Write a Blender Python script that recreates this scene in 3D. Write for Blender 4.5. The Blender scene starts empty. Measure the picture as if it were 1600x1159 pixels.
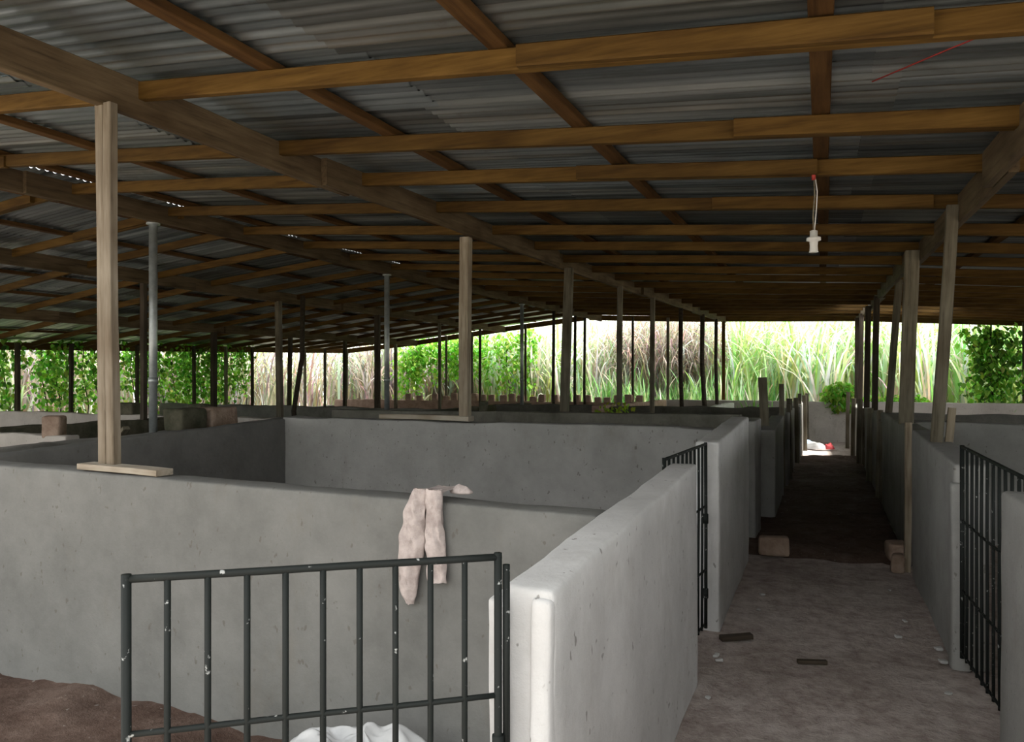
import bpy, bmesh, math, random
from mathutils import Vector, Matrix, noise
random.seed(11)
SC = bpy.context.scene
COL = SC.collection
ORD = ['first', 'second', 'third', 'fourth', 'fifth', 'sixth', 'seventh', 'eighth', 'ninth', 'tenth', 'eleventh', 'twelfth',
       'thirteenth', 'fourteenth', 'fifteenth', 'sixteenth', 'seventeenth', 'eighteenth', 'nineteenth', 'twentieth',
       'twenty-first', 'twenty-second', 'twenty-third', 'twenty-fourth', 'twenty-fifth']

# ------------------------------------------------------------------ materials
class NT:
    def __init__(s, name):
        s.m = bpy.data.materials.new(name); s.m.use_nodes = True
        s.t = s.m.node_tree; s.t.nodes.clear()
        s.out = s.n('ShaderNodeOutputMaterial')
    def n(s, kind, **kw):
        nd = s.t.nodes.new(kind)
        for k, v in kw.items():
            if k in nd.inputs: nd.inputs[k].default_value = v
            else: setattr(nd, k, v)
        return nd
    def l(s, a, ao, b, bi): s.t.links.new(a.outputs[ao], b.inputs[bi])
    def coord(s, kind='Object', scale=(1, 1, 1)):
        tc = s.n('ShaderNodeTexCoord'); mp = s.n('ShaderNodeMapping')
        mp.inputs['Scale'].default_value = scale
        s.l(tc, kind, mp, 'Vector'); return mp
    def noise(s, co, scale, detail=4, rough=.6):
        nd = s.n('ShaderNodeTexNoise'); nd.inputs['Scale'].default_value = scale
        nd.inputs['Detail'].default_value = detail; nd.inputs['Roughness'].default_value = rough
        s.l(co, 'Vector', nd, 'Vector'); return nd
    def ramp(s, src, so, stops):
        r = s.n('ShaderNodeValToRGB'); e = r.color_ramp.elements
        while len(e) < len(stops): e.new(.5)
        for i, (p, c) in enumerate(stops):
            e[i].position = p; e[i].color = (*c, 1) if len(c) == 3 else c
        s.l(src, so, r, 'Fac'); return r
    def mix(s, fac, a, b, blend='MIX', f=None):
        m = s.n('ShaderNodeMixRGB'); m.blend_type = blend
        if fac is not None: s.l(fac[0], fac[1], m, 0)
        else: m.inputs[0].default_value = f
        for src, i in ((a, 1), (b, 2)):
            if isinstance(src, tuple) and not hasattr(src[0], 'outputs'): m.inputs[i].default_value = (*src, 1)
            else: s.l(src[0], src[1], m, i)
        return m
    def bsdf(s, col, rough=.8, metal=0., bump=None, bstr=.3, bdist=.01, spec=.3):
        p = s.n('ShaderNodeBsdfPrincipled'); p.inputs['Roughness'].default_value = rough
        p.inputs['Metallic'].default_value = metal; p.inputs['Specular IOR Level'].default_value = spec
        if isinstance(col, tuple) and not hasattr(col[0], 'outputs'): p.inputs['Base Color'].default_value = (*col, 1)
        else: s.l(col[0], col[1], p, 'Base Color')
        if bump:
            b = s.n('ShaderNodeBump'); b.inputs['Strength'].default_value = bstr; b.inputs['Distance'].default_value = bdist
            s.l(bump[0], bump[1], b, 'Height'); s.l(b, 'Normal', p, 'Normal')
        s.l(p, 'BSDF', s.out, 'Surface'); return p

def plaster(name, lo, hi, stain=(.20, .18, .15), stain_amt=.5, rough=.85):
    t = NT(name); co = t.coord()
    big = t.noise(co, 1.6, 9, .72); r = t.ramp(big, 'Fac', [(.34, lo), (.64, hi)])
    st = t.noise(t.coord(scale=(1, 1, .45)), 2.7, 7, .7); sr = t.ramp(st, 'Fac', [(.56, (0, 0, 0)), (.78, (stain_amt,) * 3)])
    c = t.mix((sr, 'Color'), (r, 'Color'), stain)
    sp = t.noise(t.coord(scale=(1, 1, .6)), 34, 2, .5); spr = t.ramp(sp, 'Fac', [(.69, (0, 0, 0)), (.73, (.6,) * 3)])
    c2 = t.mix((spr, 'Color'), (c, 'Color'), (.11, .10, .085))
    fine = t.noise(co, 22, 6, .7)
    t.bsdf((c2, 'Color'), rough, 0, (fine, 'Fac'), .35, .012, .2)
    return t.m

def wood(name, a, b, dark, rough=.75, tint=.35):
    t = NT(name); oi = t.n('ShaderNodeObjectInfo')
    co = t.coord(scale=(1.6, 26, 26))
    g = t.noise(co, 1.3, 5, .65); r = t.ramp(g, 'Fac', [(.25, dark), (.45, a), (.75, b)])
    k = t.noise(t.coord(scale=(1.2, 3, 3)), 2.0, 3, .5); kr = t.ramp(k, 'Fac', [(.35, (1, 1, 1)), (.72, (.55, .5, .45))])
    c = t.mix(None, (r, 'Color'), (kr, 'Color'), 'MULTIPLY', 1.0)
    tr = t.ramp(oi, 'Random', [(0, (1 - tint,) * 3), (1, (1, 1, 1))])
    c2 = t.mix(None, (c, 'Color'), (tr, 'Color'), 'MULTIPLY', 1.0)
    t.bsdf((c2, 'Color'), rough, 0, (g, 'Fac'), .25, .006, .2)
    return t.m

def simple(name, a, b, scale=8, rough=.7, metal=0., bstr=.3, spec=.3, bdist=.01, p0=.35, p1=.68):
    t = NT(name); nz = t.noise(t.coord(), scale, 6, .65)
    r = t.ramp(nz, 'Fac', [(p0, a), (p1, b)])
    t.bsdf((r, 'Color'), rough, metal, (nz, 'Fac'), bstr, bdist, spec)
    return t.m

def leafmat(name, trans=.45):
    t = NT(name); a = t.n('ShaderNodeVertexColor'); a.layer_name = 'col'
    d = t.n('ShaderNodeBsdfPrincipled'); d.inputs['Roughness'].default_value = .5; d.inputs['Specular IOR Level'].default_value = .3
    tr = t.n('ShaderNodeBsdfTranslucent'); m = t.n('ShaderNodeMixShader'); m.inputs[0].default_value = trans
    t.l(a, 'Color', d, 'Base Color'); t.l(a, 'Color', tr, 'Color')
    t.l(d, 'BSDF', m, 1); t.l(tr, 'BSDF', m, 2); t.l(m, 'Shader', t.out, 'Surface')
    return t.m

M = {}
M['plaster'] = plaster('grey_cement_plaster', (.27, .27, .262), (.365, .365, .354))
M['plaster_pale'] = plaster('pale_cement_plaster', (.49, .49, .487), (.63, .63, .627), stain=(.30, .28, .25), stain_amt=.35)
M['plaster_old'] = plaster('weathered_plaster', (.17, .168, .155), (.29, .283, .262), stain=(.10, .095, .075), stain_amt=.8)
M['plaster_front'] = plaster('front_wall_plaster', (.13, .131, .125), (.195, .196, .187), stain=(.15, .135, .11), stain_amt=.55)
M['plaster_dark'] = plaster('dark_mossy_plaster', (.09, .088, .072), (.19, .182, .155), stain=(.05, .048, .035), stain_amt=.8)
M['plaster_back'] = plaster('pale_outer_plaster', (.42, .39, .36), (.55, .52, .48), stain=(.22, .17, .13), stain_amt=.6)
M['beam'] = wood('weathered_beam_timber', (.145, .105, .060), (.215, .16, .095), (.06, .042, .024))
M['purlin'] = wood('orange_pine_timber', (.125, .068, .0135), (.20, .115, .029), (.06, .03, .007))
M['batten'] = wood('brown_batten_timber', (.115, .058, .017), (.18, .095, .031), (.045, .022, .008))
M['post'] = wood('grey_tan_post_timber', (.36, .305, .23), (.52, .46, .37), (.16, .12, .08))
M['post_pale'] = wood('pale_board_timber', (.46, .42, .35), (.60, .55, .47), (.28, .24, .19))
M['dark_post'] = wood('dark_pole_timber', (.075, .06, .045), (.13, .105, .08), (.03, .025, .02))
M['board'] = wood('old_board_timber', (.22, .20, .15), (.34, .31, .24), (.08, .07, .05))
M['pipe'] = simple('galvanised_pipe', (.33, .36, .37), (.50, .54, .55), 9, .42, .6, .1)
M['bulb_white'] = simple('white_ceramic', (.72, .72, .70), (.82, .82, .80), 12, .35, 0, .05)
M['red'] = simple('red_wire_plastic', (.30, .03, .025), (.42, .05, .04), 10, .5, 0, .1)
M['block'] = simple('laterite_block', (.27, .19, .145), (.46, .35, .28), 6, .95, 0, .9, .1, .03)
M['block_pink'] = simple('pink_mud_brick', (.36, .245, .20), (.55, .40, .335), 5, .95, 0, .7, .1, .02)
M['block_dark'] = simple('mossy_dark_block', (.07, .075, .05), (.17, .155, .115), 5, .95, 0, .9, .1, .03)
M['white_sack'] = simple('white_woven_plastic', (.42, .43, .44), (.54, .55, .56), 5, .5, 0, .2)
M['sky_blue'] = simple('pale_blue_plastic', (.30, .45, .62), (.50, .62, .75), 8, .5, 0, .2)
M['cloth_red'] = simple('red_cloth', (.45, .05, .06), (.6, .10, .11), 8, .8, 0, .2)

def cloth_mat():
    t = NT('pale_pink_cloth'); n1 = t.noise(t.coord(), 9, 6, .7)
    r = t.ramp(n1, 'Fac', [(.38, (.33, .28, .265)), (.62, (.52, .455, .435))])
    n2 = t.noise(t.coord(scale=(2, 2, 1)), 14, 5, .7); r2 = t.ramp(n2, 'Fac', [(.60, (0, 0, 0)), (.72, (.6,) * 3)])
    c = t.mix((r2, 'Color'), (r, 'Color'), (.17, .15, .135))
    t.bsdf((c, 'Color'), .9, 0, (n1, 'Fac'), .4, .01, .1); return t.m
M['cloth'] = cloth_mat()

def gate_mat():
    t = NT('chipped_dark_green_paint'); n1 = t.noise(t.coord(), 38, 4, .6)
    r = t.ramp(n1, 'Fac', [(.65, (.014, .017, .016)), (.70, (.36, .37, .36))])
    t.bsdf((r, 'Color'), .6, 0, (n1, 'Fac'), .3, .004, .18); return t.m
M['gate'] = gate_mat()

def roof_mat():
    t = NT('galvanised_roof_sheet'); at = t.n('ShaderNodeAttribute'); at.attribute_name = 'tint'
    co = t.coord(scale=(.7, 3, 1)); n1 = t.noise(co, 1.4, 6, .65)
    r = t.ramp(n1, 'Fac', [(.3, (.48, .54, .53)), (.7, (.80, .86, .85))])
    c = t.mix(None, (r, 'Color'), (at, 'Color'), 'MULTIPLY', 1.0)
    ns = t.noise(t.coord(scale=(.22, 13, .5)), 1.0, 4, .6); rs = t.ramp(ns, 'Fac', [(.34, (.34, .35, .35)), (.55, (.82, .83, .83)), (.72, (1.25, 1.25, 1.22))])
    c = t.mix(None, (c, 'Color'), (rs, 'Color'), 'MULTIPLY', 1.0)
    n2 = t.noise(t.coord(scale=(1, 2, 1)), 2.2, 6, .7); r2 = t.ramp(n2, 'Fac', [(.60, (0, 0, 0)), (.75, (.55,) * 3)])
    c2 = t.mix((r2, 'Color'), (c, 'Color'), (.16, .125, .10))
    t.bsdf((c2, 'Color'), .33, .85, None); return t.m
M['roof'] = roof_mat()

def dirt_mat(name, cols):
    t = NT(name); co = t.coord(); n1 = t.noise(co, 1.3, 8, .68)
    r = t.ramp(n1, 'Fac', [(.28, cols[0]), (.5, cols[1]), (.74, cols[2])])
    n2 = t.noise(co, 9, 6, .75); r2 = t.ramp(n2, 'Fac', [(.36, (.55, .5, .48)), (.6, (1, 1, 1))])
    c = t.mix(None, (r, 'Color'), (r2, 'Color'), 'MULTIPLY', .8)
    n3 = t.noise(co, 24, 2, .5); r3 = t.ramp(n3, 'Fac', [(.70, (0, 0, 0)), (.74, (.5,) * 3)])
    c3 = t.mix((r3, 'Color'), (c, 'Color'), (.42, .40, .37))
    t.bsdf((c3, 'Color'), .95, 0, (n2, 'Fac'), .7, .03, .1); return t.m
M['dirt'] = dirt_mat('trodden_red_brown_dirt', [(.38, .32, .295), (.54, .475, .445), (.67, .615, .585)])
M['dark_ground'] = dirt_mat('dark_lumpy_ground', [(.07, .045, .036), (.12, .082, .066), (.20, .15, .125)])
M['outdirt'] = dirt_mat('pale_outdoor_soil', [(.36, .32, .25), (.44, .40, .33), (.54, .50, .42)])
M['blocker'] = simple('dark_green_blocker', (.08, .10, .06), (.17, .20, .13), 7, .8, 0, .8)
M['leaf'] = leafmat('vine_leaf', .55)
M['grass'] = leafmat('grass_blade', .5)

# ------------------------------------------------------------------ helpers
def tag(o, label=None, cat=None, group=None, kind=None):
    if label: o['label'] = label
    if cat: o['category'] = cat
    if group: o['group'] = group
    if kind: o['kind'] = kind
    return o

def link(name, verts, faces, m, parent=None, smooth=False, cols=None):
    me = bpy.data.meshes.new(name); me.from_pydata([tuple(v) for v in verts], [], faces)
    me.materials.append(m)
    if smooth: me.polygons.foreach_set('use_smooth', [True] * len(me.polygons))
    if cols:
        ca = me.color_attributes.new('col', 'FLOAT_COLOR', 'POINT')
        ca.data.foreach_set('color', [x for c in cols for x in (*c, 1.0)])
    me.update()
    o = bpy.data.objects.new(name, me); COL.objects.link(o)
    if parent: o.parent = parent
    return o

def empty(name, loc=(0, 0, 0), rot=(0, 0, 0)):
    o = bpy.data.objects.new(name, None); COL.objects.link(o); o.location = loc; o.rotation_euler = rot
    o.empty_display_size = .1
    return o

def adopt(o, root):
    b = o.matrix_basis.copy(); o.parent = root
    o.matrix_basis = Matrix.Translation(-Vector(root.location)) @ b
    return o

def axis_steps(L, r, step):
    n = max(1, round((L - 2 * r) / step))
    s = [0, r * .35, r] + [r + (L - 2 * r) * i / n for i in range(1, n)] + [L - r, L - r * .35, L]
    return s

def rough_box(size, r=.015, step=.07, amp=.005, seed=0, freq=3., top=None, base=True, world=(0, 0, 0), rot=0.):
    """verts, faces of a rounded, uneven box standing on z=0 with its corner at the origin"""
    ax = [axis_steps(L, min(r, L * .3), step) for L in size]
    n = [len(a) - 1 for a in ax]; idx = {}; V = []; Fc = []
    so = Vector((seed * 7.3, seed * 3.1, seed * 5.7))
    def vid(i, j, k):
        key = (i, j, k)
        if key not in idx:
            p = Vector((ax[0][i], ax[1][j], ax[2][k]))
            rr = min(r, *(s * .3 for s in size))
            q = Vector(tuple(min(max(p[a], rr), size[a] - rr) for a in range(3)))
            if base and k <= 2: q.z = p.z
            d = p - q
            if d.length > 1e-6: p = q + d.normalized() * rr
            wv = p + Vector(world)
            dsp = noise.noise_vector(wv * freq + so) * amp + noise.noise_vector(wv * freq * 4 + so) * amp * .35
            if base and k == 0: dsp.z = 0
            if top: p.z += top(wv.x, wv.y) * (p.z / size[2])
            idx[key] = len(V); V.append(p + dsp)
        return idx[key]
    for a in range(3):
        b, c = (a + 1) % 3, (a + 2) % 3
        for side in (0, n[a]):
            for i in range(n[b]):
                for j in range(n[c]):
                    q = []
                    for (di, dj) in ((0, 0), (1, 0), (1, 1), (0, 1)):
                        ijk = [0, 0, 0]; ijk[a] = side; ijk[b] = i + di; ijk[c] = j + dj
                        q.append(vid(*ijk))
                    Fc.append(q if side else q[::-1])
    return V, Fc

def wall(name, x0, x1, y0, y1, h, m, label, h1=None, amp=.006, step=.09, r=.018, seed=1, wob=.006, extra=None, ax='y'):
    """a low plastered wall; h1 is its height at the far end of the axis ax"""
    hh = h if h1 is None else h1
    def top(x, y):
        t = (y - y0) / (y1 - y0) if ax == 'y' else (x - x0) / (x1 - x0)
        return (hh - h) * t + wob * noise.noise(Vector((x * 1.7, y * 1.7, seed * 3.3))) + wob * .35 * noise.noise(Vector((x * 6, y * 6, seed)))
    V, Fc = rough_box((x1 - x0, y1 - y0, h), r, step, amp, seed, 2.6, top, True, (x0, y0, 0))
    V = [v + Vector((x0, y0, 0)) for v in V]
    if extra:
        for (EV, EF) in extra:
            b = len(V); V += EV; Fc += [[b + i for i in f] for f in EF]
    o = link(name, V, Fc, m, smooth=True)
    return tag(o, label, 'wall', kind='structure')

def frame_along(d, up=Vector((0, 0, 1))):
    x = d.normalized()
    if abs(x.dot(up)) > .95: up = Vector((0, 1, 0))
    y = up.cross(x).normalized(); z = x.cross(y)
    return Matrix((x, y, z)).transposed()

def timber_mesh(L, w, h, seed=0, bow=.006, nseg=None, taper=0.):
    nseg = nseg or max(3, int(L / .35)); c = min(w, h) * .09
    ring = [(-w / 2 + c, -h / 2), (w / 2 - c, -h / 2), (w / 2, -h / 2 + c), (w / 2, h / 2 - c), (w / 2 - c, h / 2), (-w / 2 + c, h / 2), (-w / 2, h / 2 - c), (-w / 2, -h / 2 + c)]
    V = []; Fc = []
    for i in range(nseg + 1):
        x = L * i / nseg; k = math.sin(math.pi * i / nseg)
        ox = noise.noise(Vector((x * .6, seed * 2.7, 1))) * bow * k * 2; oy = noise.noise(Vector((x * .6, seed * 2.7, 9))) * bow * k * 2
        s = 1 - taper * i / nseg + .03 * noise.noise(Vector((x * 2, seed, 4)))
        for (a, b) in ring: V.append((x, a * s + ox, b * s + oy))
    for i in range(nseg):
        for j in range(8):
            a = i * 8 + j; b = i * 8 + (j + 1) % 8; Fc.append((a, b, b + 8, a + 8))
    Fc.append(tuple(range(7, -1, -1))); Fc.append(tuple(nseg * 8 + j for j in range(8)))
    return V, Fc

def timber(name, p0, p1, w, h, m, parent=None, seed=None, bow=.006, taper=0.):
    """a squared timber from p0 to p1; w is the width across, h the depth along its own up"""
    p0, p1 = Vector(p0), Vector(p1); d = p1 - p0
    seed = random.random() * 50 if seed is None else seed
    V, Fc = timber_mesh(d.length, w, h, seed, bow, None, taper)
    o = link(name, V, Fc, m, parent)
    o.matrix_basis = Matrix.Translation(p0) @ frame_along(d).to_4x4()
    return o

def tube_geo(pts, rad, seg=10, wob=0., seed=0):
    pts = [Vector(p) for p in pts]; V = []; Fc = []; n = len(pts)
    rads = rad if isinstance(rad, (list, tuple)) else [rad] * n
    for i, p in enumerate(pts):
        d = (pts[min(i + 1, n - 1)] - pts[max(i - 1, 0)])
        R = frame_along(d)
        for j in range(seg):
            a = 2 * math.pi * j / seg
            rr = rads[i] * (1 + wob * noise.noise(p * 9 + Vector((math.cos(a), math.sin(a), seed))))
            V.append(p + R @ Vector((0, math.cos(a) * rr, math.sin(a) * rr)))
    for i in range(n - 1):
        for j in range(seg):
            a = i * seg + j; b = i * seg + (j + 1) % seg; Fc.append((a, b, b + seg, a + seg))
    Fc.append(tuple(range(seg - 1, -1, -1))); Fc.append(tuple((n - 1) * seg + j for j in range(seg)))
    return V, Fc

def tube(name, pts, rad, m, parent=None, seg=10, wob=0., seed=0):
    V, Fc = tube_geo(pts, rad, seg, wob, seed)
    return link(name, V, Fc, m, parent, True)

def lathe(name, prof, m, parent=None, seg=24, loc=(0, 0, 0)):
    V = []; Fc = []
    for (r, z) in prof:
        for j in range(seg):
            a = 2 * math.pi * j / seg; V.append((r * math.cos(a), r * math.sin(a), z))
    for i in range(len(prof) - 1):
        for j in range(seg):
            a = i * seg + j; b = i * seg + (j + 1) % seg; Fc.append((a, b, b + seg, a + seg))
    Fc.append(tuple(range(seg - 1, -1, -1))); Fc.append(tuple((len(prof) - 1) * seg + j for j in range(seg)))
    o = link(name, V, Fc, m, parent, True); o.location = loc
    return o

# ------------------------------------------------------------------ roof shape
PROF = [(-15.7, 2.16, 2.66), (-15.0, 2.28, 2.76), (-12.5, 2.80, 2.95), (-9.3, 3.24, 3.32), (-6.6, 3.50, 3.60), (-3.35, 3.23, 3.45), (.85, 2.85, 3.34), (5., 2.46, 3.08), (9.5, 2.02, 2.75)]
Y_NEAR, Y_FAR = 3., 21.6
def S(x, y):
    t = (y - Y_NEAR) / (Y_FAR - Y_NEAR)
    t = max(-.3, min(1.05, t))
    for (a, b) in zip(PROF, PROF[1:]):
        if x <= b[0] or b is PROF[-1]:
            k = (x - a[0]) / (b[0] - a[0])
            n_ = a[1] + (b[1] - a[1]) * k; f_ = a[2] + (b[2] - a[2]) * k
            return n_ + (f_ - n_) * t
ROOF_Y0, ROOF_Y1 = .55, 21.7
X_RIDGE = -6.6

def roof_side(name, xa, xb, nx, label):
    V = []; Fc = []; T = []
    ny = round((ROOF_Y1 - ROOF_Y0) / .762); L = (xb - xa) / nx; wv = 10; sp = 6
    for iy in range(ny):
        for ix in range(nx):
            if xa == X_RIDGE and ix == 3 and 16.2 < ROOF_Y0 + (iy + .5) * .762 < 18.8: continue  # sheets left out: added gap that lets sun onto the aisle floor
            rnd = random.Random(iy * 97 + ix * 13 + int(xa * 10)); tint = .42 + .58 * rnd.random()
            warm = 1 + (rnd.random() - .5) * .08
            x0 = xa + L * ix - .06; x1 = xa + L * (ix + 1) + .06
            x0 = max(x0, xa); x1 = min(x1, xb)
            y0 = ROOF_Y0 + iy * .762; dz = .004 * ((ix + iy) % 2) + rnd.uniform(0, .003); tl = rnd.uniform(-.004, .004)
            b = len(V); ns = 6; nyv = wv * sp + 1
            for i in range(ns + 1):
                x = x0 + (x1 - x0) * i / ns
                for j in range(nyv):
                    y = y0 + .83 * j / (nyv - 1)
                    z = S(x, y) + .012 + .0095 * math.cos(2 * math.pi * (y - ROOF_Y0) / .0762) + dz + tl * (i / ns - .5) + .011 * noise.noise(Vector((x * .4, y * 3.4, 3))) + .005 * noise.noise(Vector((x * .8, y * 9, 7)))
                    V.append((x, y, z)); T.append((tint * warm, tint, tint / warm))
            for i in range(ns):
                for j in range(nyv - 1):
                    a = b + i * nyv + j; Fc.append((a, a + 1, a + 1 + nyv, a + nyv))
    o = link(name, V, Fc, M['roof'], None, True)
    ca = o.data.color_attributes.new('tint', 'FLOAT_COLOR', 'POINT')
    ca.data.foreach_set('color', [x for c in T for x in (*c, 1.0)])
    return tag(o, label, 'roof', kind='structure')
roof_side('ceiling_right', X_RIDGE, 9.4, 7, 'corrugated metal roof slope falling from the ridge to the right')
roof_side('ceiling_left', -15.7, X_RIDGE, 4, 'corrugated metal roof slope falling from the ridge to the left eave')

# beams along the shed
def beam_x(row, y):
    return {'left': -3.35 + max(0, y - 5) * .05, 'ridge': -6.6 + max(0, y - 6) * .03, 'right': .86, 'inner': -9.3, 'outer': -12.5, 'eave': -15.0, 'far_right': 4.9}[row]
BEAMS = [('left', 'long timber beam over the pens just left of the aisle'),
         ('ridge', 'long ridge beam carried on the galvanised pipes'),
         ('right', 'long timber beam over the wall right of the aisle'),
         ('inner', 'long beam just left of the ridge beam'),
         ('outer', 'long beam between the left eave and the ridge'),
         ('far_right', 'long beam over the pens at the far right')]
def beam_z(row, y, top=False):
    x = beam_x(row, y); return S(x, y) - (.05 if top else .245)
for row, lab in BEAMS:
    root = empty('roof_beam', (beam_x(row, 0), 0, 0)); tag(root, lab, 'beam', 'long roof beams')
    ys = [ROOF_Y0 + .1, 4.4, 8.6, 12.9, 17.2, ROOF_Y1 - .12]
    for i in range(5):
        ya, yb = ys[i], ys[i + 1] + (.35 if i < 4 else 0)
        off = .026 if i % 2 else -.026
        pa = (beam_x(row, ya) + off, ya, (beam_z(row, ya) + beam_z(row, ya, True)) / 2)
        pb = (beam_x(row, yb) + off, yb, (beam_z(row, yb) + beam_z(row, yb, True)) / 2)
        adopt(timber('plank', pa, pb, .05, .195, M['beam'], None, bow=.008), root)

# purlins across, flush with the beam tops
PY = [1.8, 2.87, 3.95, 4.85, 5.95, 7.05] + [8.15 + 1.1 * i for i in range(12)]
def slope_timber(name, xa, xb, y, zoff, w, h, m, parent=None, yslope=0., bow=.008):
    """one across-timber following the roof in straight runs"""
    xs = [xa] + [p[0] for p in PROF if xa + .2 < p[0] < xb - .2] + [xb]
    V = []; Fc = []; seed = random.random() * 40
    pts = []
    for (a, b) in zip(xs, xs[1:]):
        n = max(2, int((b - a) / .4))
        for i in range(n + (b == xb)):
            x = a + (b - a) * i / n
            yy = y + yslope * (x - xa) + noise.noise(Vector((x * .5, seed, 0))) * bow
            pts.append(Vector((x - xa, yy - y, S(x, yy) + zoff + noise.noise(Vector((x * .5, seed, 5))) * bow * .6)))
    z0 = pts[0].z
    c = .006
    ring = [(-w / 2 + c, -h / 2), (w / 2 - c, -h / 2), (w / 2, -h / 2 + c), (w / 2, h / 2 - c), (w / 2 - c, h / 2), (-w / 2 + c, h / 2), (-w / 2, h / 2 - c), (-w / 2, -h / 2 + c)]
    for p in pts:
        for (a, b) in ring: V.append((p.x, p.y + a, p.z - z0 + b))
    n = len(pts) - 1
    for i in range(n):
        for j in range(8):
            a = i * 8 + j; b = i * 8 + (j + 1) % 8; Fc.append((a, a + 8, b + 8, b))
    Fc.append(tuple(range(8))); Fc.append(tuple(n * 8 + j for j in range(7, -1, -1)))
    o = link(name, V, Fc, m, parent); o.location = (xa, y, z0)
    return o
for side, (xa, xb) in (('right', (X_RIDGE - .05, 9.2)), ('left', (-15.3, X_RIDGE + .12))):
    for i, y in enumerate(PY):
        ln = 'roof purlin %s from the front crossing the %s roof slope' % (ORD[i], side)
        ysl = random.uniform(-.008, .008) if y > 3 else 0
        zo = -.098 + random.uniform(-.006, .006)
        o = slope_timber('roof_purlin', xa, xb, y + (0 if side == 'right' else .06), zo, .05, .096, M['purlin'], yslope=ysl)
        tag(o, ln, 'purlin', 'purlins of the %s slope' % side)
        if y < 6.5:
            for xs in ((-1.9 + .37 * (i * 7 % 5), ), (.55, ))[:2 if i == 2 else 1] if side == 'right' else ((-8.6 + .5 * (i % 3),),):
                xx = xs[0]; s_ = slope_timber('splice_board', xx, xx + 1.5, y + (0 if side == 'right' else .06) - .051 + ysl * (xx - xa), zo - .004, .045, .092, M['purlin'])
                mw = Matrix.Translation(s_.location); s_.parent = o; s_.location = Vector(s_.location) - Vector(o.location)

# battens under the sheets, running with the shed
BX = [(0.0, 'straight above the aisle'), (-1.27, 'left of the aisle'), (-2.5, 'beside the left beam'), (-3.85, 'just beyond the left beam'), (-5.1, 'halfway to the ridge'), (-6.25, 'right of the ridge beam'),
      (1.5, 'right of the aisle'), (2.9, 'over the right pens'), (4.3, 'further over the right pens'), (6.0, 'near the right eave'),
      (-7.2, 'just left of the ridge'), (-8.3, 'one step left of the ridge'), (-10.4, 'left of the inner beam'), (-11.5, 'right of the outer beam'), (-13.3, 'left of the outer beam'), (-14.3, 'close to the left eave')]
for x, where in BX:
    n = 6; pr = empty('roof_batten', (x, ROOF_Y0, 0))
    tag(pr, 'flat batten under the roof sheets running back %s' % where, 'batten', 'battens under the sheets')
    pieces = []
    ys = [ROOF_Y0 + .05, 5.2, 9.6, 14.1, 18.2, ROOF_Y1 - .1]
    for i in range(5):
        ya, yb = ys[i], ys[i + 1] - .01
        # straight piece hugging the roof
        adopt(timber('batten_board', (x, ya, S(x, ya) - .024), (x + random.uniform(-.015, .015), yb, S(x, yb) - .024), .085, .044, M['batten'], None, bow=.002), pr)

# fascia boards
def fascia(label, pts, h=.16):
    root = empty('fascia_board', pts[0]); tag(root, label, 'fascia', 'fascia boards of the roof')
    for a, b in zip(pts, pts[1:]):
        adopt(timber('board', a, b, .03, h, M['purlin'], None, bow=.004), root)
fascia('fascia board along the far edge of the roof left of the ridge', [(x, ROOF_Y1 - .05, S(x, ROOF_Y1) - .13) for x in (-15.4, -12.5, -9.3, -6.65)])
fascia('fascia board along the far edge of the roof right of the ridge', [(x, ROOF_Y1 - .05, S(x, ROOF_Y1) - .13) for x in (-6.55, -3.35, .85, 5, 9.2)])
fascia('fascia board along the low left eave of the roof', [(-15.4, y, S(-15.4, y) - .12) for y in (ROOF_Y0 + .1, 5, 10, 15.5, ROOF_Y1 - .1)])

# ------------------------------------------------------------------ ground
def ground(name, x0, x1, y0, y1, step, amp, m, z=0., label='', holes=None):
    nx = int((x1 - x0) / step); ny = int((y1 - y0) / step); V = []; Fc = []
    for i in range(nx + 1):
        for j in range(ny + 1):
            x = x0 + (x1 - x0) * i / nx; y = y0 + (y1 - y0) * j / ny
            V.append((x, y, z + amp * noise.noise(Vector((x * 1.3, y * 1.3, 0))) + amp * .5 * noise.noise(Vector((x * 5, y * 5, 2)))))
    for i in range(nx):
        for j in range(ny):
            a = i * (ny + 1) + j; Fc.append((a, a + ny + 1, a + ny + 2, a + 1))
    o = link(name, V, Fc, m, None, True); return tag(o, label, 'floor' if 'floor' in name else 'ground', kind='structure')
ground('floor', -16, 10, -3, 22.2, .11, .022, M['dirt'], 0, 'trodden reddish brown dirt floor of the shed')
ground('ground', -45, 45, -20, 60, 1.2, .05, M['outdirt'], -.06, 'pale soil and weeds outside the shed')

def heap(nx, ny, x0, x1, y0, y1, ex, ey, e2, lift, label):
    V = []; Fc = []
    for i in range(nx + 1):
        for j in range(ny + 1):
            x = x0 + (x1 - x0) * i / nx; y = y0 + (y1 - y0) * j / ny
            e = min(1, (x1 - x) / ex, (y1 - y + .02) / e2, (y - y0 + .12 * noise.noise(Vector((x * 3, 1, 0)))) / ey); e = max(0, e); e = e * e * (3 - 2 * e)
            q = Vector((x, y, 0))
            z = -.05 + e * (lift + .04 * noise.noise(q * 1.1) + .028 * noise.noise(q * 4) + .022 * abs(noise.noise(q * 9)) + .012 * noise.noise(q * 20))
            V.append((x, y, z))
    for i in range(nx):
        for j in range(ny):
            a = i * (ny + 1) + j; Fc.append((a, a + ny + 1, a + ny + 2, a + 1))
    o = link('dark_ground_layer', V, Fc, M['dark_ground'], None, True)
    return tag(o, label, 'dirt', kind='stuff')
heap(90, 50, -7.2, -1.15, .2, 2.62, 1.4, .6, .01, .085, 'dark lumpy red brown dirt heaped along the foot of the front wall')
heap(24, 130, -.72, .72, 6.95, 17.0, .01, .35, .9, .098, 'dark lumpy layer covering the far stretch of the aisle floor')  # darker raised layer over the aisle floor, tapered at both ends
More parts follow.
